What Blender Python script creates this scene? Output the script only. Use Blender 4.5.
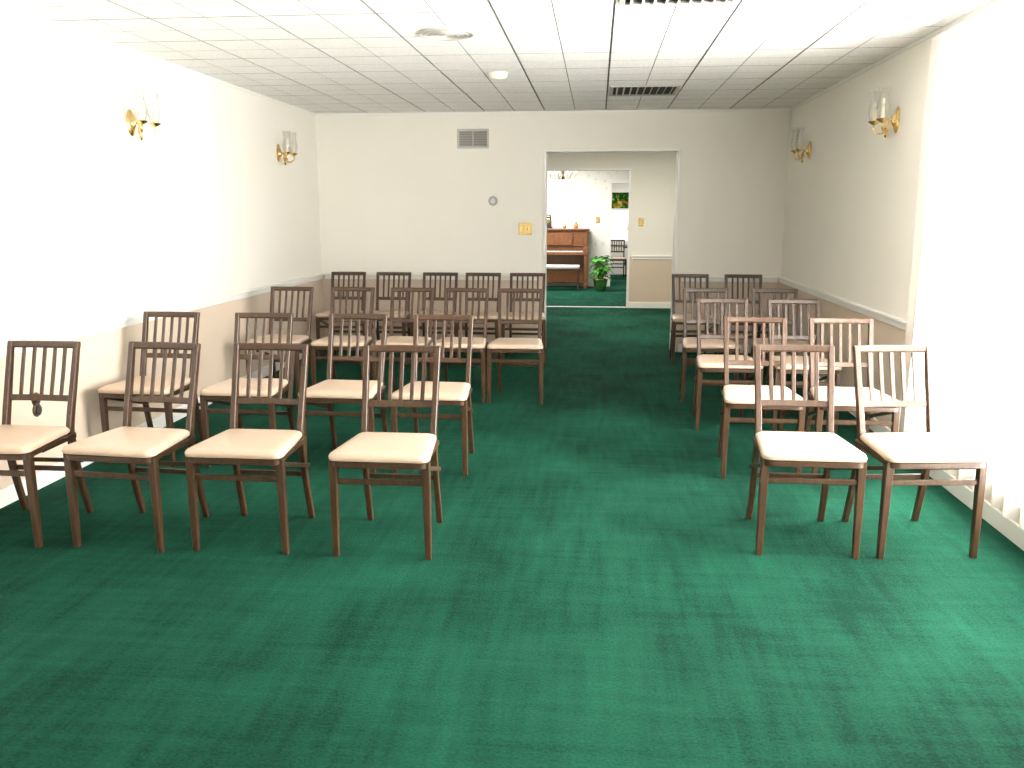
import bpy, bmesh, math, random
from mathutils import Vector, Matrix, Euler
random.seed(7)
scene = bpy.context.scene
for o in list(bpy.data.objects): bpy.data.objects.remove(o)

# ------------------------------------------------------------ materials
def new_mat(name):
    m = bpy.data.materials.new(name); m.use_nodes = True
    nt = m.node_tree; b = nt.nodes["Principled BSDF"]
    return m, nt, b
def simple(name, col, rough=.5, metal=0., bump=0., bscale=200., var=0., vscale=5.):
    m, nt, b = new_mat(name)
    b.inputs["Base Color"].default_value = (*col, 1)
    b.inputs["Roughness"].default_value = rough
    b.inputs["Metallic"].default_value = metal
    tc = nt.nodes.new("ShaderNodeTexCoord")
    if bump:
        n = nt.nodes.new("ShaderNodeTexNoise"); n.inputs["Scale"].default_value = bscale
        nt.links.new(tc.outputs["Object"], n.inputs["Vector"])
        bp = nt.nodes.new("ShaderNodeBump"); bp.inputs["Strength"].default_value = bump
        bp.inputs["Distance"].default_value = .002
        nt.links.new(n.outputs["Fac"], bp.inputs["Height"]); nt.links.new(bp.outputs["Normal"], b.inputs["Normal"])
    if var:
        n = nt.nodes.new("ShaderNodeTexNoise"); n.inputs["Scale"].default_value = vscale
        nt.links.new(tc.outputs["Object"], n.inputs["Vector"])
        r = nt.nodes.new("ShaderNodeValToRGB")
        r.color_ramp.elements[0].position = .3; r.color_ramp.elements[1].position = .7
        r.color_ramp.elements[0].color = (*[c*(1-var) for c in col], 1)
        r.color_ramp.elements[1].color = (*[min(1, c*(1+var)) for c in col], 1)
        nt.links.new(n.outputs["Fac"], r.inputs["Fac"]); nt.links.new(r.outputs["Color"], b.inputs["Base Color"])
    return m

M = {}
M['cream'] = simple("wall_paint_cream", (.82, .785, .71), .6, bump=.15, bscale=150, var=.015, vscale=1.5)
M['tan'] = simple("wall_paint_tan", (.62, .505, .40), .6, bump=.15, bscale=150, var=.02, vscale=2)
M['white'] = simple("trim_white", (.84, .82, .78), .35, var=.01)
M['tile'] = simple("acoustic_tile", (.86, .845, .835), .9, bump=.9, bscale=70, var=.08, vscale=55)
M['groove'] = simple("ceiling_groove", (.34, .33, .32), .9, var=.05)  # grey paints the gaps' shade onto tile edges and backing plate
M['plaster'] = simple("plaster", (.82, .80, .76), .9, bump=.2, bscale=60)
M['brass'] = simple("brass", (.80, .58, .24), .2, 1.0, var=.05)
M['bronze'] = simple("antique_bronze", (.16, .12, .08), .35, .8, var=.1)
M['metal_grey'] = simple("grey_metal", (.50, .49, .46), .45, .1, var=.05)
M['louver'] = simple("louver_metal", (.42, .40, .37), .5, .1, var=.05)
M['metal_white'] = simple("enamel_white", (.60, .60, .60), .45, var=.02)
M['dark'] = simple("dark_void", (.03, .03, .03), .8, var=.1)
M['candle'] = simple("candle_sleeve", (.85, .80, .66), .5, var=.02)
M['seat'] = simple("seat_vinyl", (.49, .36, .265), .36, bump=.25, bscale=260, var=.03, vscale=12)
M['leaf'] = simple("leaf_green", (.07, .27, .035), .4, var=.5, vscale=14)
M['soil'] = simple("soil", (.05, .03, .02), .9, bump=.5, bscale=80)
M['piano_key'] = simple("ivory", (.8, .77, .68), .3, var=.02)
M['orange'] = simple("orange_ceramic", (.75, .22, .05), .4, var=.1)
M['shade'] = simple("lampshade_linen", (.85, .78, .62), .8, bump=.3, bscale=300)

def wood(name, c0, c1, rough):
    m, nt, b = new_mat(name)
    tc = nt.nodes.new("ShaderNodeTexCoord"); mp = nt.nodes.new("ShaderNodeMapping")
    mp.inputs["Scale"].default_value = (30, 30, 4)
    n = nt.nodes.new("ShaderNodeTexNoise"); n.inputs["Scale"].default_value = 2.5
    n.inputs["Detail"].default_value = 6; n.inputs["Distortion"].default_value = 1.2
    r = nt.nodes.new("ShaderNodeValToRGB")
    r.color_ramp.elements[0].position = .3; r.color_ramp.elements[1].position = .75
    r.color_ramp.elements[0].color = (*c0, 1); r.color_ramp.elements[1].color = (*c1, 1)
    nt.links.new(tc.outputs["Object"], mp.inputs["Vector"]); nt.links.new(mp.outputs["Vector"], n.inputs["Vector"])
    nt.links.new(n.outputs["Fac"], r.inputs["Fac"]); nt.links.new(r.outputs["Color"], b.inputs["Base Color"])
    b.inputs["Roughness"].default_value = rough
    return m
M['wood'] = wood("walnut_wood", (.030, .0142, .0068), (.078, .038, .0165), .36)
M['wood2'] = wood("mahogany_wood", (.11, .042, .016), (.25, .10, .042), .35)

def carpet():
    m, nt, b = new_mat("green_carpet")
    tc = nt.nodes.new("ShaderNodeTexCoord")
    def noise(scale, detail, sx=1, sy=1, rot=0, dist=0):
        mp = nt.nodes.new("ShaderNodeMapping"); mp.inputs["Scale"].default_value = (sx, sy, 1)
        mp.inputs["Rotation"].default_value = (0, 0, rot)
        n = nt.nodes.new("ShaderNodeTexNoise"); n.inputs["Scale"].default_value = scale
        n.inputs["Detail"].default_value = detail; n.inputs["Distortion"].default_value = dist
        nt.links.new(tc.outputs["Object"], mp.inputs["Vector"]); nt.links.new(mp.outputs["Vector"], n.inputs["Vector"])
        return n.outputs["Fac"]
    def math_(op, a, bb):
        k = nt.nodes.new("ShaderNodeMath"); k.operation = op
        for i, v in enumerate((a, bb)):
            if isinstance(v, (int, float)): k.inputs[i].default_value = v
            else: nt.links.new(v, k.inputs[i])
        return k.outputs[0]
    big = noise(.8, 3, dist=.5); mid = noise(2.6, 6, 1, .6, .5, .6); strip = noise(5, 5, 4.5, .45, -.10)
    strip2 = noise(5, 5, .5, 4.5, .12)
    fine = noise(95, 3); fleck = noise(380, 2)
    s = math_('MULTIPLY', big, .30); s = math_('ADD', s, math_('MULTIPLY', mid, .22))
    s = math_('ADD', s, math_('MULTIPLY', strip, .16)); s = math_('ADD', s, math_('MULTIPLY', strip2, .13))
    s = math_('ADD', s, math_('MULTIPLY', fine, .19))
    r = nt.nodes.new("ShaderNodeValToRGB")
    r.color_ramp.elements[0].position = .42; r.color_ramp.elements[0].color = (.0020, .0310, .0170, 1)
    r.color_ramp.elements[1].position = .585; r.color_ramp.elements[1].color = (.0105, .0980, .0550, 1)
    nt.links.new(s, r.inputs["Fac"]); nt.links.new(r.outputs["Color"], b.inputs["Base Color"])
    b.inputs["Roughness"].default_value = 1.0
    b.inputs["Specular IOR Level"].default_value = .06
    b.inputs["Sheen Weight"].default_value = .03; b.inputs["Sheen Roughness"].default_value = .6
    b.inputs["Sheen Tint"].default_value = (.4, 1, .7, 1)
    bp = nt.nodes.new("ShaderNodeBump"); bp.inputs["Strength"].default_value = .9; bp.inputs["Distance"].default_value = .012
    nt.links.new(math_('ADD', fleck, math_('MULTIPLY', fine, 1.0)), bp.inputs["Height"])
    nt.links.new(bp.outputs["Normal"], b.inputs["Normal"])
    return m
M['carpet'] = carpet()

def wallpaper():
    m, nt, b = new_mat("floral_wallpaper")
    tc = nt.nodes.new("ShaderNodeTexCoord")
    v = nt.nodes.new("ShaderNodeTexVoronoi"); v.inputs["Scale"].default_value = 9
    n = nt.nodes.new("ShaderNodeTexNoise"); n.inputs["Scale"].default_value = 20; n.inputs["Detail"].default_value = 4
    nt.links.new(tc.outputs["Object"], v.inputs["Vector"]); nt.links.new(tc.outputs["Object"], n.inputs["Vector"])
    k = nt.nodes.new("ShaderNodeMath"); k.operation = 'ADD'
    nt.links.new(v.outputs["Distance"], k.inputs[0]); nt.links.new(n.outputs["Fac"], k.inputs[1])
    r = nt.nodes.new("ShaderNodeValToRGB"); r.color_ramp.elements[0].position = .62; r.color_ramp.elements[1].position = .85
    r.color_ramp.elements[0].color = (.66, .66, .59, 1); r.color_ramp.elements[1].color = (.80, .78, .74, 1)
    nt.links.new(k.outputs[0], r.inputs["Fac"]); nt.links.new(r.outputs["Color"], b.inputs["Base Color"])
    b.inputs["Roughness"].default_value = .7
    return m
M['paper'] = wallpaper()

def stained():
    m, nt, b = new_mat("stained_glass")
    tc = nt.nodes.new("ShaderNodeTexCoord")
    v = nt.nodes.new("ShaderNodeTexVoronoi"); v.inputs["Scale"].default_value = 17
    nt.links.new(tc.outputs["Object"], v.inputs["Vector"])
    r = nt.nodes.new("ShaderNodeValToRGB"); r.color_ramp.interpolation = 'CONSTANT'
    e = r.color_ramp.elements; e[0].color = (.05, .22, .06, 1); e[1].position = .8; e[1].color = (.45, .36, .08, 1)
    for p, c in ((.3, (.6, .52, .2, 1)), (.5, (.25, .06, .03, 1)), (.58, (.08, .25, .12, 1))):
        x = e.new(p); x.color = c
    s = nt.nodes.new("ShaderNodeSeparateColor"); nt.links.new(v.outputs["Color"], s.inputs[0])
    nt.links.new(s.outputs[0], r.inputs["Fac"])
    t = nt.nodes.new("ShaderNodeBsdfTransparent"); tl = nt.nodes.new("ShaderNodeBsdfTranslucent")
    mx = nt.nodes.new("ShaderNodeMixShader"); mx.inputs[0].default_value = .4
    nt.links.new(r.outputs["Color"], t.inputs[0]); nt.links.new(r.outputs["Color"], tl.inputs[0])
    nt.links.new(t.outputs[0], mx.inputs[1]); nt.links.new(tl.outputs[0], mx.inputs[2])
    nt.links.new(mx.outputs[0], nt.nodes["Material Output"].inputs[0])
    return m
M['stained'] = stained()

def thin_glass(name, gl, tint, diff=0.):
    m, nt, b = new_mat(name); nt.nodes.remove(b)
    t = nt.nodes.new("ShaderNodeBsdfTransparent"); t.inputs[0].default_value = (*tint, 1)
    g = nt.nodes.new("ShaderNodeBsdfGlossy"); g.inputs["Roughness"].default_value = .05
    lw = nt.nodes.new("ShaderNodeLayerWeight"); lw.inputs[0].default_value = gl
    mx = nt.nodes.new("ShaderNodeMixShader"); nt.links.new(lw.outputs["Facing"], mx.inputs[0])
    nt.links.new(t.outputs[0], mx.inputs[1]); nt.links.new(g.outputs[0], mx.inputs[2])
    nt.links.new(mx.outputs[0], nt.nodes["Material Output"].inputs[0])
    return m
M['glass'] = thin_glass("window_glass", .12, (.97, .98, .98))
M['chimney'] = thin_glass("chimney_glass", .35, (.91, .91, .90))

def sheer():
    m, nt, b = new_mat("sheer_curtain_fabric"); nt.nodes.remove(b)
    tc = nt.nodes.new("ShaderNodeTexCoord"); n = nt.nodes.new("ShaderNodeTexNoise"); n.inputs["Scale"].default_value = 60
    nt.links.new(tc.outputs["Object"], n.inputs["Vector"])
    r = nt.nodes.new("ShaderNodeMapRange"); r.inputs[3].default_value = .50; r.inputs[4].default_value = .64
    nt.links.new(n.outputs["Fac"], r.inputs[0])
    t = nt.nodes.new("ShaderNodeBsdfTransparent")
    tl = nt.nodes.new("ShaderNodeBsdfTranslucent"); tl.inputs[0].default_value = (.98, .96, .92, 1)
    d = nt.nodes.new("ShaderNodeBsdfDiffuse"); d.inputs[0].default_value = (.96, .94, .90, 1)
    m1 = nt.nodes.new("ShaderNodeMixShader"); m1.inputs[0].default_value = .4
    nt.links.new(tl.outputs[0], m1.inputs[1]); nt.links.new(d.outputs[0], m1.inputs[2])
    m2 = nt.nodes.new("ShaderNodeMixShader"); nt.links.new(r.outputs[0], m2.inputs[0])
    nt.links.new(t.outputs[0], m2.inputs[1]); nt.links.new(m1.outputs[0], m2.inputs[2])
    nt.links.new(m2.outputs[0], nt.nodes["Material Output"].inputs[0])
    return m
M['sheer'] = sheer()

# ------------------------------------------------------------ mesh helpers
def finish(name, bm, mats, smooth=False, loc=(0, 0, 0), rot=0, parent=None):
    bmesh.ops.recalc_face_normals(bm, faces=bm.faces)
    me = bpy.data.meshes.new(name); bm.to_mesh(me); bm.free()
    for k in mats: me.materials.append(M[k])
    if smooth:
        for p in me.polygons: p.use_smooth = True
        try: me.set_sharp_from_angle(angle=math.radians(40))
        except Exception: pass
    return place(name, me, loc, rot, parent)
def place(name, me, loc=(0, 0, 0), rot=0, parent=None):
    o = bpy.data.objects.new(name, me); o.location = loc; o.rotation_euler = (0, 0, rot)
    scene.collection.objects.link(o)
    if parent: o.parent = parent
    return o
def merge(bm, tmp, mi, mtx=None):
    vm = {}
    for v in tmp.verts: vm[v] = bm.verts.new(mtx @ v.co if mtx else v.co)
    for f in tmp.faces:
        nf = bm.faces.new([vm[v] for v in f.verts]); nf.material_index = mi
    tmp.free()
def box(bm, lo, hi, mi=0, bev=0., mtx=None, seg=1):
    t = bmesh.new()
    c = [(a+b)/2 for a, b in zip(lo, hi)]; s = [b-a for a, b in zip(lo, hi)]
    bmesh.ops.create_cube(t, size=1, matrix=Matrix.Translation(c) @ Matrix.Diagonal((*s, 1)))
    if bev: bmesh.ops.bevel(t, geom=t.edges[:], offset=bev, segments=seg, affect='EDGES', profile=.5)
    merge(bm, t, mi, mtx)
def sweep(bm, pts, w, d, side=(1, 0, 0), mi=0, bev=.003):
    """rectangular bar (chamfered) swept along pts; side = direction of the width w"""
    side = Vector(side).normalized(); pts = [Vector(p) for p in pts]; rings = []
    for i, p in enumerate(pts):
        if i == 0: t = pts[1]-p
        elif i == len(pts)-1: t = p-pts[-2]
        else: t = (pts[i+1]-p).normalized()+(p-pts[i-1]).normalized()
        t.normalize(); s = (side - t*side.dot(t)).normalized(); n = t.cross(s)
        ww = (w[i] if isinstance(w, (list, tuple)) else w)/2; dd = (d[i] if isinstance(d, (list, tuple)) else d)/2
        b = min(bev, ww*.6, dd*.6)
        ring = []
        for (x, y) in ((ww, dd-b), (ww-b, dd), (-ww+b, dd), (-ww, dd-b), (-ww, -dd+b), (-ww+b, -dd), (ww-b, -dd), (ww, -dd+b)):
            ring.append(bm.verts.new(p+s*x+n*y))
        rings.append(ring)
    for a, b in zip(rings, rings[1:]):
        for i in range(8):
            f = bm.faces.new((a[i], a[(i+1) % 8], b[(i+1) % 8], b[i])); f.material_index = mi
    for r in (rings[0], rings[-1]):
        f = bm.faces.new(r); f.material_index = mi
def lathe(bm, prof, mtx=None, seg=20, mi=0, caps=True, sx=1, sy=1):
    mtx = mtx or Matrix.Identity(4); rings = []
    for r, z in prof:
        rings.append([bm.verts.new(mtx @ Vector((r*math.cos(2*math.pi*i/seg)*sx, r*math.sin(2*math.pi*i/seg)*sy, z))) for i in range(seg)])
    for a, b in zip(rings, rings[1:]):
        for i in range(seg):
            f = bm.faces.new((a[i], a[(i+1) % seg], b[(i+1) % seg], b[i])); f.material_index = mi
    if caps:
        for r in (rings[0], rings[-1]):
            f = bm.faces.new(r); f.material_index = mi
def tube(bm, pts, r, seg=8, mi=0):
    pts = [Vector(p) for p in pts]; rings = []
    prev = None
    for i, p in enumerate(pts):
        t = (pts[min(i+1, len(pts)-1)]-pts[max(i-1, 0)]).normalized()
        ref = prev if prev else (Vector((0, 0, 1)) if abs(t.z) < .9 else Vector((1, 0, 0)))
        s = (ref - t*ref.dot(t)).normalized(); prev = s; n = t.cross(s)
        rr = r[i] if isinstance(r, (list, tuple)) else r
        rings.append([bm.verts.new(p+s*rr*math.cos(2*math.pi*k/seg)+n*rr*math.sin(2*math.pi*k/seg)) for k in range(seg)])
    for a, b in zip(rings, rings[1:]):
        for i in range(seg):
            f = bm.faces.new((a[i], a[(i+1) % seg], b[(i+1) % seg], b[i])); f.material_index = mi
    for q in (rings[0], rings[-1]):
        f = bm.faces.new(q); f.material_index = mi
def smooth_pts(ctrl, n=6):
    out = []; c = [Vector(p) for p in ctrl]; c = [c[0]]+c+[c[-1]]
    for i in range(1, len(c)-2):
        for k in range(n):
            t = k/n; p0, p1, p2, p3 = c[i-1:i+3]
            out.append(.5*((2*p1)+(-p0+p2)*t+(2*p0-5*p1+4*p2-p3)*t*t+(-p0+3*p1-3*p2+p3)*t**3))
    out.append(c[-2]); return out

# ------------------------------------------------------------ room dimensions (metres)
XL, XR, YB, YF, H = -2.937, 1.888, 9.08, -3.0, 2.45
T = .15; CR = .80
DL, DR, DT = -.537, .81, 2.06
HX0, HX1, Y2 = -2.2, 2.2, 13.31          # foyer
P0, P2T = .487, 2.07                      # second opening
FX0, FX1, Y3 = -3.0, 2.6, 17.2            # parlour
QL, QR, QT = .27, 1.12, 2.0
Y4 = 20.6
WINS = [(2.35, 5.08), (-1.6, 1.4)]; WZ0, WZ1 = .24, 2.26  # second is unseen, added for foreground light; low sill makes the curtain glow

# floor
bm = bmesh.new(); box(bm, (XL-T, YF-T, -.1), (XR+T+.6, Y4+.2, 0), 0)
finish("floor", bm, ['carpet'])

def wall_piece(bm, lo, hi):
    """wall block, tan below the rail, cream above"""
    if lo[2] < CR-.02 < hi[2]:
        box(bm, lo, (hi[0], hi[1], CR-.02), 1); box(bm, (lo[0], lo[1], CR-.02), hi, 0)
    else:
        box(bm, lo, hi, 1 if hi[2] < CR else 0)
bm = bmesh.new(); wall_piece(bm, (XL-T, YF, 0), (XL, YB, H)); finish("wall_left", bm, ['cream', 'tan'])
bm = bmesh.new()
ys = [YF]; 
for a, b in sorted(WINS): ys += [a, b]
ys.append(YB)
for i in range(0, len(ys), 2): wall_piece(bm, (XR, ys[i], 0), (XR+T, ys[i+1], H))
for a, b in WINS:
    wall_piece(bm, (XR, a, 0), (XR+T, b, WZ0)); wall_piece(bm, (XR, a, WZ1), (XR+T, b, H))
finish("wall_right", bm, ['cream', 'tan'])
bm = bmesh.new()
wall_piece(bm, (XL-T, YB, 0), (DL, YB+T, H)); wall_piece(bm, (DR, YB, 0), (XR+T+.6, YB+T, H))
wall_piece(bm, (DL, YB, DT), (DR, YB+T, H)); finish("wall_back", bm, ['cream', 'tan'])
bm = bmesh.new(); wall_piece(bm, (XL-T, YF-T, 0), (XR+T, YF, H)); finish("wall_front", bm, ['cream', 'tan'])
# foyer walls
bm = bmesh.new(); wall_piece(bm, (HX0-T, YB+T, 0), (HX0, Y2, H)); finish("wall_foyer_left", bm, ['cream', 'tan'])
bm = bmesh.new(); wall_piece(bm, (HX1, YB+T, 0), (HX1+T, Y2, H)); finish("wall_foyer_right", bm, ['cream', 'tan'])
bm = bmesh.new()
wall_piece(bm, (P0, Y2, 0), (FX1+T, Y2+T, H)); wall_piece(bm, (FX0-T, Y2, 0), (-1.7, Y2+T, H))
wall_piece(bm, (-1.7, Y2, P2T), (P0, Y2+T, H)); finish("wall_foyer_back", bm, ['cream', 'tan'])
# parlour
bm = bmesh.new(); box(bm, (FX0-T, Y2+T, 0), (FX0, Y4, H)); finish("wall_parlour_left", bm, ['paper'])
bm = bmesh.new(); box(bm, (FX1, Y2+T, 0), (FX1+T, Y4, H)); finish("wall_parlour_right", bm, ['paper'])
bm = bmesh.new()
box(bm, (FX0, Y3, 0), (QL, Y3+T, H)); box(bm, (QR, Y3, 0), (FX1, Y3+T, H)); box(bm, (QL, Y3, QT), (QR, Y3+T, H))
finish("wall_parlour_back", bm, ['paper'])
bm = bmesh.new()
wx0, wx1, wz0, wz1 = .30, 1.15, .75, 1.92
box(bm, (FX0-T, Y4, 0), (wx0, Y4+T, H)); box(bm, (wx1, Y4, 0), (FX1+T, Y4+T, H))
box(bm, (wx0, Y4, 0), (wx1, Y4+T, wz0)); box(bm, (wx0, Y4, wz1), (wx1, Y4+T, H))
finish("wall_end", bm, ['cream'])
# ceilings
bm = bmesh.new()
box(bm, (XL-T, YF-T, H+.014), (XR+T, YB+.02, H+.12), 1)
gx0 = -.544-.61*5; gy0 = YF-.3
P = .305
for i in range(0, 20):
    for j in range(0, 42):
        x0 = gx0+i*P; x1 = x0+P; y0 = gy0+j*P; y1 = y0+P
        wd, nw = .0065, .003
        gl = wd if i % 2 == 0 else nw; gr = wd if i % 2 == 1 else nw
        gb = wd if j % 2 == 0 else nw; gt = wd if j % 2 == 1 else nw
        a0, a1, b0, b1 = max(x0+gl, XL), min(x1-gr, XR), max(y0+gb, YF), min(y1-gt, YB)
        if a1-a0 < .02 or b1-b0 < .02: continue
        lo = [bm.verts.new(p) for p in ((a0, b0, H), (a1, b0, H), (a1, b1, H), (a0, b1, H))]
        hi = [bm.verts.new(p) for p in ((a0, b0, H+.014), (a1, b0, H+.014), (a1, b1, H+.014), (a0, b1, H+.014))]
        bm.faces.new(lo)
        for k in range(4):
            f = bm.faces.new((lo[k], lo[(k+1) % 4], hi[(k+1) % 4], hi[k])); f.material_index = 1
finish("ceiling", bm, ['tile', 'groove'])
bm = bmesh.new(); box(bm, (FX0-T, YB+.02, H), (FX1+T+.2, Y4+T, H+.12)); finish("ceiling_foyer", bm, ['plaster'])

# ------------------------------------------------------------ trim
tn = [0]
def trim(lo, hi, bev=.006, mat='white', name=None):
    b = bmesh.new(); box(b, lo, hi, 0, bev, seg=2)
    if name is None: tn[0] += 1; name = "trim_%d" % tn[0]
    return finish(name, b, [mat])
def rail_y(x, y0, y1, s):
    b = bmesh.new()
    xs = sorted((x, x+s*.014)); box(b, (xs[0], y0, CR-.06), (xs[1], y1, CR-.005), 0, .004)
    xs = sorted((x, x+s*.028)); box(b, (xs[0], y0, CR-.022), (xs[1], y1, CR), 0, .006, seg=2)
    tn[0] += 1; finish("trim_%d" % tn[0], b, ['white'])
def rail_x(y, x0, x1):
    b = bmesh.new()
    box(b, (x0, y-.014, CR-.06), (x1, y, CR-.005), 0, .004); box(b, (x0, y-.028, CR-.022), (x1, y, CR), 0, .006, seg=2)
    tn[0] += 1; finish("trim_%d" % tn[0], b, ['white'])
rail_y(XL, YF, YB, 1); rail_y(XR, 5.16, YB, -1); rail_y(XR, 1.5, 2.25, -1)
rail_x(YB, XL+.03, DL-.07); rail_x(YB, DR+.07, XR-.03)
rail_x(Y2, P0+.06, HX1)
trim((XL, YF, 0), (XL+.014, YB, .09), .004, name="baseboard_left")
trim((XR-.014, YF, 0), (XR, YB, .09), .004, name="baseboard_right")
trim((XL+.014, YB-.014, 0), (DL-.065, YB, .09), .004, name="baseboard_back")
trim((DR+.065, YB-.014, 0), (XR-.014, YB, .09), .004, name="baseboard_back_right")
trim((P0+.01, Y2-.014, 0), (HX1, Y2, .09), .004, name="baseboard_foyer")
trim((FX0, Y3-.014, 0), (QL-.07, Y3, .10), .004, name="baseboard_parlour")
# ceiling edge angle
trim((XL, YF, H-.02), (XL+.012, YB, H), .003); trim((XR-.012, YF, H-.02), (XR, YB, H), .003)
trim((XL, YB-.012, H-.02), (XR, YB, H), .003)
# opening liners (thin white jambs)
def liner(x0, x1, y, zt, w=.03, th=T):
    b = bmesh.new()
    box(b, (x0-w, y-.012, 0), (x0+.012, y+th+.012, zt), 0, .004)
    box(b, (x1-.012, y-.012, 0), (x1+w, y+th+.012, zt), 0, .004)
    box(b, (x0-w, y-.012, zt-.012), (x1+w, y+th+.012, zt+w), 0, .004)
    tn[0] += 1; finish("trim_%d" % tn[0], b, ['white'])
liner(DL, DR, YB, DT, .018)
liner(QL, QR, Y3, QT, .07)
liner(-1.7, P0, Y2, P2T, .02)

# ------------------------------------------------------------ windows
def window_y(idx, y0, y1):
    root = bpy.data.objects.new("window_%d" % idx, None); scene.collection.objects.link(root)
    b = bmesh.new(); fx0, fx1 = XR+.02, XR+.09; w = .05
    box(b, (fx0, y0, WZ0), (fx1, y0+w, WZ1), 0, .004); box(b, (fx0, y1-w, WZ0), (fx1, y1, WZ1), 0, .004)
    box(b, (fx0, y0+w, WZ0), (fx1, y1-w, WZ0+w), 0, .004); box(b, (fx0, y0+w, WZ1-w), (fx1, y1-w, WZ1), 0, .004)
    n = 3
    for k in range(1, n):
        yc = y0+(y1-y0)*k/n; box(b, (fx0, yc-.03, WZ0+w), (fx1, yc+.03, WZ1-w), 0, .004)
    # casing on the room side
    cw = .07
    box(b, (XR-.015, y0-cw, WZ0-cw), (XR, y0, WZ1+cw), 0, .004); box(b, (XR-.015, y1, WZ0-cw), (XR, y1+cw, WZ1+cw), 0, .004)
    box(b, (XR-.015, y0, WZ1), (XR, y1, WZ1+cw), 0, .004); box(b, (XR-.03, y0-.02, WZ0-.03), (XR+.02, y1+.02, WZ0), 0, .004)
    finish("frame", b, ['white'], parent=root)
    b = bmesh.new(); box(b, (XR+.05, y0+w, WZ0+w), (XR+.054, y1-w, WZ1-w)); finish("glass_pane", b, ['glass'], parent=root)
    return root
def curtain(y0, y1):
    """sheer panel hanging straight from its rod almost to the baseboard"""
    root = bpy.data.objects.new("sheer_curtain", None); scene.collection.objects.link(root)
    b = bmesh.new(); n = int((y1-y0)/.012); rows = 16; g = []
    z0, z1 = .13, 2.37
    for j in range(rows+1):
        f = j/rows; z = z1+(z0-z1)*f; row = []; amp = .008+.007*f
        for i in range(n+1):
            u = i/n; y = y0+(y1-y0)*u
            ph = y*2*math.pi/.16+.8*math.sin(y*5.1)+.4*math.sin(y*13)
            x = XR-.060+amp*math.sin(ph)+.005*math.sin(ph*.37+z*2)
            row.append(b.verts.new((x, y, z)))
        g.append(row)
    for j in range(rows):
        for i in range(n): b.faces.new((g[j][i], g[j][i+1], g[j+1][i+1], g[j+1][i]))
    finish("sheer_fabric", b, ['sheer'], smooth=True, parent=root)
    b = bmesh.new()
    tube(b, [(XR-.060, y0-.03, 2.38), (XR-.060, y1+.02, 2.38)], .008, 10)
    for yy in (y0-.02, (y0+y1)/2, y1+.01): box(b, (XR-.066, yy-.008, 2.367), (XR, yy+.008, 2.39), 0, .003)
    finish("curtain_rod", b, ['white'], parent=root)
window_y(1, *WINS[0]); curtain(2.2, 5.22)  # real curtain, its far end widened to imitate the window's glare
window_y(2, *WINS[1]); curtain(-1.75, 1.55)  # unseen window and curtain, added to brighten the foreground

# end window with stained-glass valance
root = bpy.data.objects.new("window_3", None); scene.collection.objects.link(root)
b = bmesh.new(); w = .05
box(b, (wx0-.06, Y4-.02, wz0-.06), (wx0+.03, Y4+.06, wz1+.06), 0, .004); box(b, (wx1-.03, Y4-.02, wz0-.06), (wx1+.06, Y4+.06, wz1+.06), 0, .004)
box(b, (wx0+.03, Y4-.02, wz1-.03), (wx1-.03, Y4+.06, wz1+.06), 0, .004); box(b, (wx0+.03, Y4-.05, wz0-.06), (wx1-.03, Y4+.06, wz0+.03), 0, .004)
box(b, (wx0+.03, Y4+.02, 1.49), (wx1-.03, Y4+.05, 1.53), 0, .004)
finish("frame", b, ['white'], parent=root)
b = bmesh.new(); box(b, (wx0+.03, Y4+.03, 1.53), (wx1-.03, Y4+.036, wz1-.03)); finish("stained_glass_panel", b, ['stained'], parent=root)
b = bmesh.new()
for k in range(1, 6):
    xx = wx0+.03+(wx1-wx0-.06)*k/6; box(b, (xx-.006, Y4+.025, 1.53), (xx+.006, Y4+.041, wz1-.03))
box(b, (wx0+.03, Y4+.025, 1.70), (wx1-.03, Y4+.041, 1.712)); finish("leading", b, ['dark'], parent=root)

# ------------------------------------------------------------ folding chairs
def outline(inset, n=6):
    fw, bw, y0, y1 = .219-inset, .180-inset, -.265+inset, .128-inset
    cs = [((-fw, y0), .05), ((fw, y0), .05), ((bw, y1), .03), ((-bw, y1), .03)]
    pts = []
    for i, (c, r) in enumerate(cs):
        p = Vector(c); a = (Vector(cs[i-1][0])-p).normalized(); d = (Vector(cs[(i+1) % 4][0])-p).normalized()
        A = p+a*r; B = p+d*r
        for k in range(n+1):
            t = k/n; pts.append((1-t)**2*A+2*t*(1-t)*p+t*t*B)
    return pts
def ring_stack(bm, layers, mi):
    rings = [[bm.verts.new((p.x, p.y, z)) for p in outline(ins)] for ins, z in layers]
    for a, b in zip(rings, rings[1:]):
        for i in range(len(a)):
            f = bm.faces.new((a[i], a[(i+1) % len(a)], b[(i+1) % len(a)], b[i])); f.material_index = mi
    for r in (rings[0], rings[-1]):
        f = bm.faces.new(r); f.material_index = mi
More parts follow.
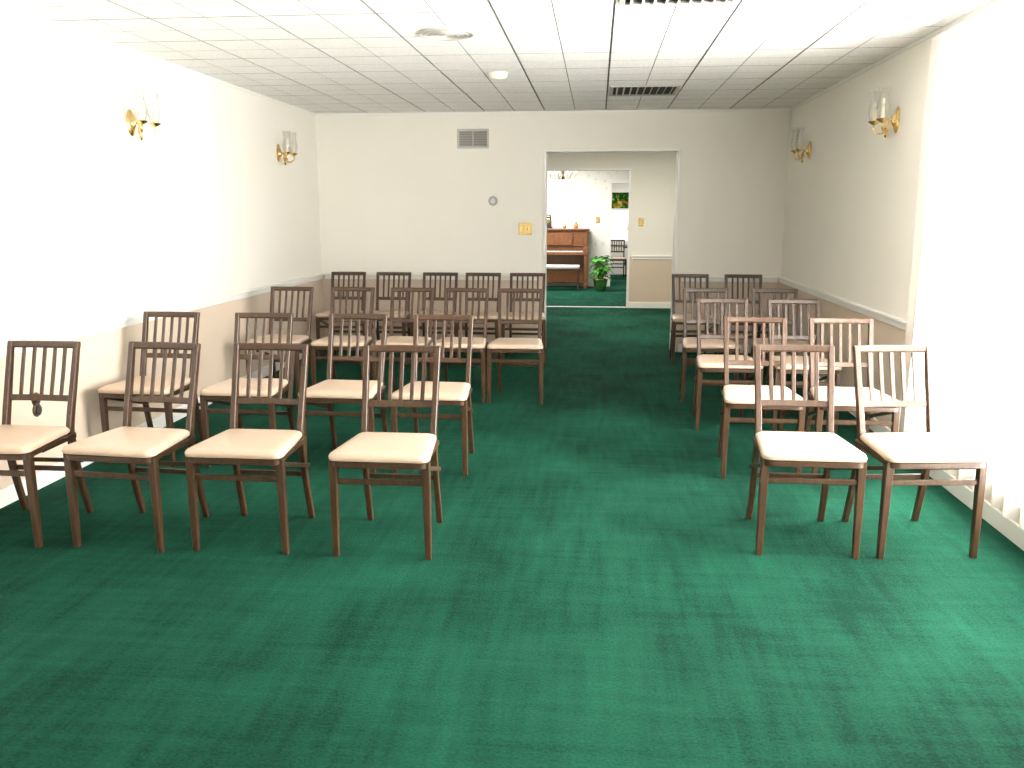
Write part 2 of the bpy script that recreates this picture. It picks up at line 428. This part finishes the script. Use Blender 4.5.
def chair_mesh():
    bm = bmesh.new()
    # upholstered seat pad and its wooden seat frame
    ring_stack(bm, [(.012, .431), (.002, .434), (0, .441), (.001, .450), (.006, .458), (.018, .4645), (.045, .468), (.09, .470)], 1)
    ring_stack(bm, [(.016, .402), (.008, .406), (.008, .428), (.012, .4312)], 0)
    # back posts running down into the rear legs
    for s in (-1, 1):
        ctrl = [(s*.167, .255, .836), (s*.164, .205, .66), (s*.161, .150, .47), (s*.163, .143, .40), (s*.165, .165, .24), (s*.168, .225, 0.0)]
        pts = smooth_pts(ctrl, 5)
        ww = [.026]*len(pts); dd = [.024+.012*math.sin(math.pi*min(1, i/(len(pts)-1)))for i in range(len(pts))]
        sweep(bm, pts, ww, dd)
        # front legs, tapered
        sweep(bm, [(s*.197, -.222, .428), (s*.199, -.222, .25), (s*.201, -.222, 0)], [.034, .031, .025], [.034, .031, .025])
        # folding side braces
        sweep(bm, [(s*.1795, -.205, .395), (s*.1785, .188, .275)], .012, .020)
        sweep(bm, [(s*.1795, .150, .412), (s*.180, -.10, .408)], .012, .026)
    # top rail (slightly bowed), mid rail, slats
    def bow(x): return .010*(1-(x/.17)**2)
    xs = [-.179+.358*i/10 for i in range(11)]
    sweep(bm, [(x, .253+bow(x), .826) for x in xs], .034, .022, side=(0, .25, 1), bev=.006)
    xs2 = [-.152+.304*i/8 for i in range(9)]
    sweep(bm, [(x, .181+bow(x), .580) for x in xs2], .030, .016, side=(0, .25, 1))
    for k in range(5):
        x = -.155+.31*(k+1)/6
        sweep(bm, [(x, .252+bow(x), .815), (x, .218+bow(x), .70), (x*.98, .184+bow(x), .588)], .018, .009, bev=.002)
    # stretchers
    sweep(bm, [(-.19, -.222, .335), (.19, -.222, .335)], .024, .014, side=(0, 0, 1))
    sweep(bm, [(-.16, .178, .235), (.16, .178, .235)], .024, .014, side=(0, 0, 1))
    sweep(bm, [(-.16, .146, .395), (.16, .146, .395)], .024, .014, side=(0, 0, 1))
    bmesh.ops.recalc_face_normals(bm, faces=bm.faces)
    me = bpy.data.meshes.new("folding_chair"); bm.to_mesh(me); bm.free()
    me.materials.append(M['wood']); me.materials.append(M['seat'])
    for p in me.polygons: p.use_smooth = True
    me.set_sharp_from_angle(angle=math.radians(32))
    return me
CH = chair_mesh()
chairs = [(-.885, 3.61, 0), (-1.510, 3.61, 0), (-2.040, 3.59, -4), (-2.62, 3.58, 0),
          (.922, 3.80, 0), (1.40, 3.83, 7)]
for x in (-.905, -1.43, -2.01, -2.61): chairs.append((x, 4.81, random.uniform(-2, 2)))
for x in (-.60, -1.04, -1.49, -1.98, -2.50): chairs.append((x, 6.65, random.uniform(-2, 2)))
for x in (-.685, -1.14, -1.58, -2.06, -2.53): chairs.append((x, 8.45, random.uniform(-1, 1)))
for y, xa, xb in ((4.88, .928, 1.418), (5.97, .90, 1.40), (6.82, .885, 1.427), (8.45, .94, 1.44)):
    chairs.append((xa, y, random.uniform(-2, 2))); chairs.append((xb, y, random.uniform(-2, 2)))
for x, y, r in chairs: place("folding_chair", CH, (x, y, 0), math.radians(r))

# ------------------------------------------------------------ wall sconces
def sconce(x, y, z, face):
    root = bpy.data.objects.new("wall_sconce", None); scene.collection.objects.link(root)
    root.location = (x, y, z); root.rotation_euler = (0, 0, 0 if face > 0 else math.pi); root.scale = (1.1, 1.1, 1.1)
    b = bmesh.new()
    R = Matrix.Rotation(math.pi/2, 4, 'Y')
    lathe(b, [(.055, 0), (.055, .004), (.048, .010), (.030, .014), (.024, .022), (.014, .030), (.004, .034)], R, 24, 0, sx=1.35, sy=.8)
    g = bmesh.new()
    c = bmesh.new()
    lathe(b, [(.002, -.10), (.010, -.093), (.012, -.085), (.006, -.075), (.009, -.06), (.016, -.045), (.010, -.03), (.006, -.01)], Matrix.Translation((.055, 0, 0)), 12)
    tube(b, smooth_pts([(.02, 0, 0), (.04, 0, .0), (.055, 0, -.02)]), .007)
    for s in (-1, 1):
        ex, ey = .105, s*.075
        tube(b, smooth_pts([(.055, 0, -.035), (.062, s*.02, -.065), (.085, s*.055, -.07), (ex, ey+s*.004, -.045), (ex, ey, -.015)], 6), .0055)
        Tm = Matrix.Translation((ex, ey, 0))
        lathe(b, [(.006, -.022), (.016, -.016), (.032, -.006), (.036, 0), (.033, .003), (.012, .006)], Tm, 20)
        lathe(c, [(.010, .004), (.010, .065), (.004, .070)], Tm, 12)
        lathe(c, [(.004, .070), (.009, .080), (.010, .092), (.006, .108), (.001, .118)], Tm, 10)
        lathe(g, [(.026, .006), (.031, .02), (.036, .045), (.036, .065), (.030, .095), (.026, .125), (.028, .150), (.036, .172)], Tm, 24, 0, caps=False)
    finish("brass_frame", b, ['brass'], smooth=True, parent=root)
    finish("candle_bulbs", c, ['candle'], smooth=True, parent=root)
    finish("glass_chimneys", g, ['chimney'], smooth=True, parent=root)
sconce(XL, 5.38, 2.00, 1); sconce(XL, 7.95, 1.98, 1); sconce(XR, 5.90, 2.02, -1); sconce(XR, 8.19, 1.99, -1)

# ------------------------------------------------------------ back-wall fittings
b = bmesh.new(); cx, cz, hw, hh = -1.282, 2.185, .165, .098
y = YB
box(b, (cx-hw, y-.012, cz-hh), (cx-hw+.022, y, cz+hh), 0, .003); box(b, (cx+hw-.022, y-.012, cz-hh), (cx+hw, y, cz+hh), 0, .003)
box(b, (cx-hw+.02, y-.012, cz+hh-.022), (cx+hw-.02, y, cz+hh), 0, .003); box(b, (cx-hw+.02, y-.012, cz-hh), (cx+hw-.02, y, cz-hh+.022), 0, .003)
box(b, (cx-.006, y-.011, cz-hh+.02), (cx+.006, y, cz+hh-.02), 0)
box(b, (cx-hw+.02, y-.002, cz-hh+.02), (cx+hw-.02, y-.0005, cz+hh-.02), 1)
for k in range(9):
    zz = cz-hh+.03+k*(2*hh-.06)/8
    sweep(b, [(cx-hw+.02, y-.007, zz), (cx+hw-.02, y-.007, zz)], .016, .002, side=(0, .5, .86), mi=2, bev=.0005)
finish("wall_air_vent", b, ['metal_grey', 'dark', 'louver'])
b = bmesh.new(); R = Matrix.Translation((-1.078, YB, 1.56)) @ Matrix.Rotation(math.pi/2, 4, 'X')
lathe(b, [(.048, 0), (.048, .008), (.044, .012), (.040, .030), (.034, .034)], R, 28, 0)
lathe(b, [(.026, .0345), (.024, .040), (.004, .041)], R, 20, 1)
finish("thermostat", b, ['louver', 'metal_white'], smooth=True)
def switchplate(x, y, z, n, hw=.04):
    b = bmesh.new(); W = hw+.023*(n-1)
    box(b, (x-W, y-.006, z-.06), (x+W, y, z+.06), 0, .003)
    for k in range(n):
        xx = x+(k-(n-1)/2)*.046
        box(b, (xx-.006, y-.009, z-.014), (xx+.006, y-.0055, z+.014), 1, .001); box(b, (xx-.004, y-.018, z-.002), (xx+.004, y-.008, z+.010), 1, .001)
    finish("light_switch", b, ['brass', 'candle'])
switchplate(-.744, YB, 1.275, 2, .045)
switchplate(.662, Y2, 1.295, 1)
switchplate(.02, Y3, 1.29, 1)
# outlet on left wall: round-faced bronze duplex plate
b = bmesh.new(); ox = XL
Rl = Matrix.Rotation(math.pi/2, 4, 'Y')
box(b, (ox, 4.155, .395), (ox+.005, 4.205, .50), 0, .002)
for dz in (-.030, .030):
    Tm = Matrix.Translation((ox, 4.18, .4475+dz)) @ Rl
    lathe(b, [(.036, 0), (.036, .004), (.031, .010), (.026, .010), (.025, .006)], Tm, 24, 0)
    lathe(b, [(.022, .006), (.021, .014), (.004, .015)], Tm, 16, 1)
finish("wall_outlet", b, ['bronze', 'dark'], smooth=True)

# ------------------------------------------------------------ ceiling fittings
R = Matrix.Translation((-.879, 5.156, H)) @ Matrix.Rotation(math.pi, 4, 'X')
b = bmesh.new(); lathe(b, [(.165, 0), (.165, .006), (.155, .012), (.146, .010), (.144, .006), (.10, .009), (.002, .012)], R, 40, 0)
for r_ in (.03, .06, .09, .12):
    lathe(b, [(r_, .008), (r_+.003, .0135), (r_+.006, .008)], R, 32, 1, caps=False)
finish("ceiling_speaker", b, ['metal_grey', 'louver'], smooth=True)
R = Matrix.Translation((-.744, 6.61, H)) @ Matrix.Rotation(math.pi, 4, 'X')
b = bmesh.new(); lathe(b, [(.072, 0), (.072, .012), (.066, .03), (.052, .042), (.02, .046), (.002, .046)], R, 32, 0)
lathe(b, [(.012, .0455), (.010, .050), (.002, .050)], R, 12, 1)
finish("smoke_detector", b, ['candle', 'metal_grey'], smooth=True)
def diffuser(cx, cy):
    b = bmesh.new(); s = .285; f = .03; z = H
    box(b, (cx-s, cy-s, z-.012), (cx-s+f, cy+s, z), 0, .003); box(b, (cx+s-f, cy-s, z-.012), (cx+s, cy+s, z), 0, .003)
    box(b, (cx-s+f, cy-s, z-.012), (cx+s-f, cy-s+f, z), 0, .003); box(b, (cx-s+f, cy+s-f, z-.012), (cx+s-f, cy+s, z), 0, .003)
    box(b, (cx-s+f, cy-s+f, z-.002), (cx+s-f, cy+s-f, z-.0005), 1)
    n = 9
    for k in range(n):      # blades run front to back
        xx = cx-s+f+.03+k*(2*s-2*f-.06)/(n-1)
        sweep(b, [(xx, cy-s+f, z-.012), (xx, cy+s-f, z-.012)], .024, .003, side=(.65, 0, .75), mi=0, bev=.001)
    finish("ceiling_air_vent", b, ['louver', 'dark'])
diffuser(.371, 7.62); diffuser(.371, 4.25)

# ------------------------------------------------------------ far rooms: piano, bench, plant, lamp, chandelier
root = bpy.data.objects.new("upright_piano", None); scene.collection.objects.link(root)
b = bmesh.new(); px0, px1, py0, py1 = -1.60, -.16, 16.72, 17.14
box(b, (px0, py0+.10, .10), (px1, py1, 1.10), 0, .006)
box(b, (px0-.03, py0+.06, 1.10), (px1+.03, py1+.01, 1.135), 0, .008, seg=2)
box(b, (px0, py0-.15, .64), (px1, py0+.10, .70), 0, .006)
box(b, (px0, py0-.15, .70), (px0+.09, py0+.10, .78), 0, .008); box(b, (px1-.09, py0-.15, .70), (px1, py0+.10, .78), 0, .008)
for xx in (px0, px1-.07):
    box(b, (xx, py0-.14, .08), (xx+.07, py0-.07, .64), 0, .01); box(b, (xx-.005, py0-.17, 0), (xx+.075, py0+.30, .10), 0, .008)
for xx in (px0+.02, px0+.50, px0+.94, px1-.08): box(b, (xx, py0+.085, .12), (xx+.06, py0+.101, 1.08), 0, .004)
box(b, (px0+.3, py0+.05, .82), (px1-.3, py0+.065, 1.05), 0, .004)
box(b, (px0+.1, py0+.08, .80), (px1-.1, py0+.101, .83), 0, .004)
finish("case", b, ['wood2'], parent=root)
b = bmesh.new()
nk = 50; kw = (px1-px0-.2)/nk
for k in range(nk): box(b, (px0+.10+k*kw, py0-.135, .70), (px0+.10+k*kw+kw*.92, py0+.02, .716), 0)
for k in range(nk):
    if k % 7 in (0, 1, 3, 4, 5): box(b, (px0+.10+(k+.7)*kw, py0-.06, .7155), (px0+.10+(k+1.25)*kw, py0+.02, .728), 1)
finish("keys", b, ['piano_key', 'dark'], parent=root)

root = bpy.data.objects.new("piano_bench", None); scene.collection.objects.link(root)
b = bmesh.new(); bx0, bx1, by0, by1 = -1.02, -.30, 16.10, 16.44
box(b, (bx0, by0, .37), (bx1, by1, .42), 0, .005)
for xx in (bx0+.03, bx1-.03):
    for yy in (by0+.03, by1-.03): sweep(b, [(xx, yy, .38), (xx, yy, 0)], [.045, .028], [.045, .028])
finish("bench_frame", b, ['wood'], parent=root)
b = bmesh.new(); box(b, (bx0+.005, by0+.005, .42), (bx1-.005, by1-.005, .47), 0, .018, seg=3); finish("bench_cushion", b, ['white'], smooth=True, parent=root)

def vase(name, x, y, z, s, mat):
    b = bmesh.new(); lathe(b, [(.03*s, 0), (.055*s, .03*s), (.06*s, .07*s), (.035*s, .12*s), (.025*s, .15*s), (.035*s, .17*s)], Matrix.Translation((x, y, z)), 20)
    finish(name, b, [mat], smooth=True)
vase("orange_vase", -.40, 16.98, 1.135, .75, 'orange')
vase("brass_urn", -.62, 16.98, 1.135, .6, 'brass')
b = bmesh.new()
box(b, (-1.02, 16.96, 1.135), (-.86, 17.04, 1.17), 0, .006); box(b, (-1.0, 16.97, 1.17), (-.88, 17.03, 1.36), 0, .01); 
lathe(b, [(.045, 0), (.045, .006), (.04, .008)], Matrix.Translation((-.94, 16.97, 1.28)) @ Matrix.Rotation(math.pi/2, 4, 'X'), 24, 1)
tube(b, [(-1.0+.12*i/8, 17.0, 1.36+.03*math.sin(math.pi*i/8)) for i in range(9)], .012, 8)
finish("mantel_clock", b, ['dark', 'brass'])

root = bpy.data.objects.new("potted_plant", None); scene.collection.objects.link(root); root.location = (.085, 16.2, 0)
b = bmesh.new(); lathe(b, [(.085, 0), (.10, .02), (.12, .12), (.135, .20), (.142, .215), (.138, .225), (.125, .215), (.12, .19)], None, 28, 0)
lathe(b, [(.12, .19), (.06, .20), (.002, .202)], None, 20, 1, caps=False)
finish("pot", b, ['brass', 'soil'], smooth=True, parent=root)
b = bmesh.new(); rnd = random.Random(3)
for k in range(110):
    an = rnd.uniform(0, 2*math.pi); rr = rnd.uniform(.02, .15); zt = rnd.uniform(.30, .70)-rr*.5
    d = Vector((math.cos(an), math.sin(an), 0)); base = Vector((d.x*.03, d.y*.03, .19)); tip = Vector((d.x*rr, d.y*rr, zt))
    tube(b, smooth_pts([base, (base+tip)/2+Vector((0, 0, .05)), tip], 3), .003, 5)
    L = rnd.uniform(.09, .13); W = L*.36; sd = d.cross(Vector((0, 0, 1))); dirv = (d+Vector((0, 0, rnd.uniform(-.5, .5)))).normalized()
    cen = []; lf = []; rt = []
    for i in range(6):
        t = i/5; w_ = W*math.sin(math.pi*min(.98, t*.9+.08))**.8 if 0 < i < 5 else .001
        c_ = tip+dirv*L*t-Vector((0, 0, L*.5*t*t))
        cen.append(b.verts.new(c_)); lf.append(b.verts.new(c_+sd*w_+Vector((0, 0, .012)))); rt.append(b.verts.new(c_-sd*w_+Vector((0, 0, .012))))
    for i in range(5):
        b.faces.new((cen[i], cen[i+1], lf[i+1], lf[i])); b.faces.new((cen[i+1], cen[i], rt[i], rt[i+1]))
finish("foliage", b, ['leaf'], smooth=True, parent=root)

root = bpy.data.objects.new("chandelier", None); scene.collection.objects.link(root); root.location = (-.59, 15.0, 0)
b = bmesh.new(); lathe(b, [(.06, H), (.06, H-.01), (.03, H-.03), (.008, H-.04)], None, 20); lathe(b, [(.006, H-.03), (.006, 2.17)], None, 8)
lathe(b, [(.004, 1.98), (.02, 2.0), (.035, 2.04), (.02, 2.09), (.03, 2.13), (.012, 2.17)], None, 16)
c = bmesh.new()
for k in range(6):
    a = k*math.pi/3+.2; d = Vector((math.cos(a), math.sin(a), 0))
    tube(b, smooth_pts([Vector((0, 0, 2.07))+d*.02, Vector((0, 0, 2.0))+d*.10, Vector((0, 0, 2.01))+d*.19, Vector((0, 0, 2.07))+d*.22], 5), .006)
    Tm = Matrix.Translation(d*.22+Vector((0, 0, 2.07))); lathe(b, [(.006, 0), (.026, .006), (.024, .01), (.01, .011)], Tm, 14)
    lathe(c, [(.009, .01), (.009, .07), (.004, .08), (.009, .092), (.001, .12)], Tm, 10)
finish("brass_arms", b, ['bronze'], smooth=True, parent=root); finish("candles", c, ['candle'], smooth=True, parent=root)

# little table and lamp, chair in the end room
b = bmesh.new()
lathe(b, [(.26, .66), (.27, .67), (.27, .69), (.26, .70)], Matrix.Translation((.86, 19.7, 0)), 28)
lathe(b, [(.03, .66), (.02, .5), (.035, .35), (.02, .2), (.04, .12)], Matrix.Translation((.86, 19.7, 0)), 14)
for k in range(3):
    a = k*2.094+.3; tube(b, smooth_pts([(.86, 19.7, .16), (.86+.12*math.cos(a), 19.7+.12*math.sin(a), .09), (.86+.22*math.cos(a), 19.7+.22*math.sin(a), .012)]), .012)
finish("side_table", b, ['wood'], smooth=True)
root = bpy.data.objects.new("table_lamp", None); scene.collection.objects.link(root); root.location = (.80, 19.7, .70)
b = bmesh.new(); lathe(b, [(.07, 0), (.07, .015), (.03, .03), (.02, .06), (.05, .12), (.055, .18), (.02, .26), (.008, .30), (.008, .42)], None, 20); finish("lamp_base", b, ['bronze'], smooth=True, parent=root)
b = bmesh.new(); lathe(b, [(.15, .34), (.09, .56)], None, 28, caps=False); finish("lamp_shade", b, ['shade'], smooth=True, parent=root)
place("folding_chair", CH, (.45, 19.3, 0), 0)
trim((-1.7, Y2+.02, 0), (P0, Y2+.12, .006), .002, 'metal_grey')

# ------------------------------------------------------------ lights
def area(name, loc, rot, sx, sy, power, col):
    l = bpy.data.lights.new(name, 'AREA'); l.shape = 'RECTANGLE'; l.size = sx; l.size_y = sy; l.energy = power; l.color = col
    o = bpy.data.objects.new(name, l); o.location = loc; o.rotation_euler = rot; scene.collection.objects.link(o); return o
for k, (a, b_) in enumerate(WINS):
    area("window_daylight_%d" % (k+1), (XR+T+.10, (a+b_)/2, (WZ0+WZ1)/2), (0, math.radians(90), 0), WZ1-WZ0, b_-a, [900, 400][k], (1.0, .97, .935))  # second panel shines through the added, unseen window
area("foyer_fill_light", (0.3, 11.2, H-.02), (0, 0, 0), 1.2, 1.2, 88, (1, .95, .86))  # added fill for the foyer's brightness, no known fixture
area("parlour_fill_light", (-1.0, 15.4, H-.02), (0, 0, 0), 1.6, 1.6, 175, (1, .97, .92))  # added fill, separate from the chandelier, brightens the wallpaper
area("end_room_fill_light", (.7, 18.9, H-.02), (0, 0, 0), 1.0, 1.0, 60, (1, .97, .92))  # added fill to lift the end room, not a modelled lamp

w = bpy.data.worlds.new("World"); scene.world = w; w.use_nodes = True
nt = w.node_tree; bg = nt.nodes["Background"]; bg.inputs[1].default_value = 1.6; bg.inputs[0].default_value = (.85, .93, 1, 1)

cam = bpy.data.cameras.new("camera"); cam.sensor_width = 36; cam.lens = 860/1024*36; cam.clip_start = .05
co = bpy.data.objects.new("camera", cam); scene.collection.objects.link(co)
co.location = (0, 0, 1.447); co.rotation_euler = (math.radians(90-11.31), 0, math.radians(5.54))
scene.camera = co
scene.view_settings.view_transform = 'Standard'
scene.view_settings.exposure = 0
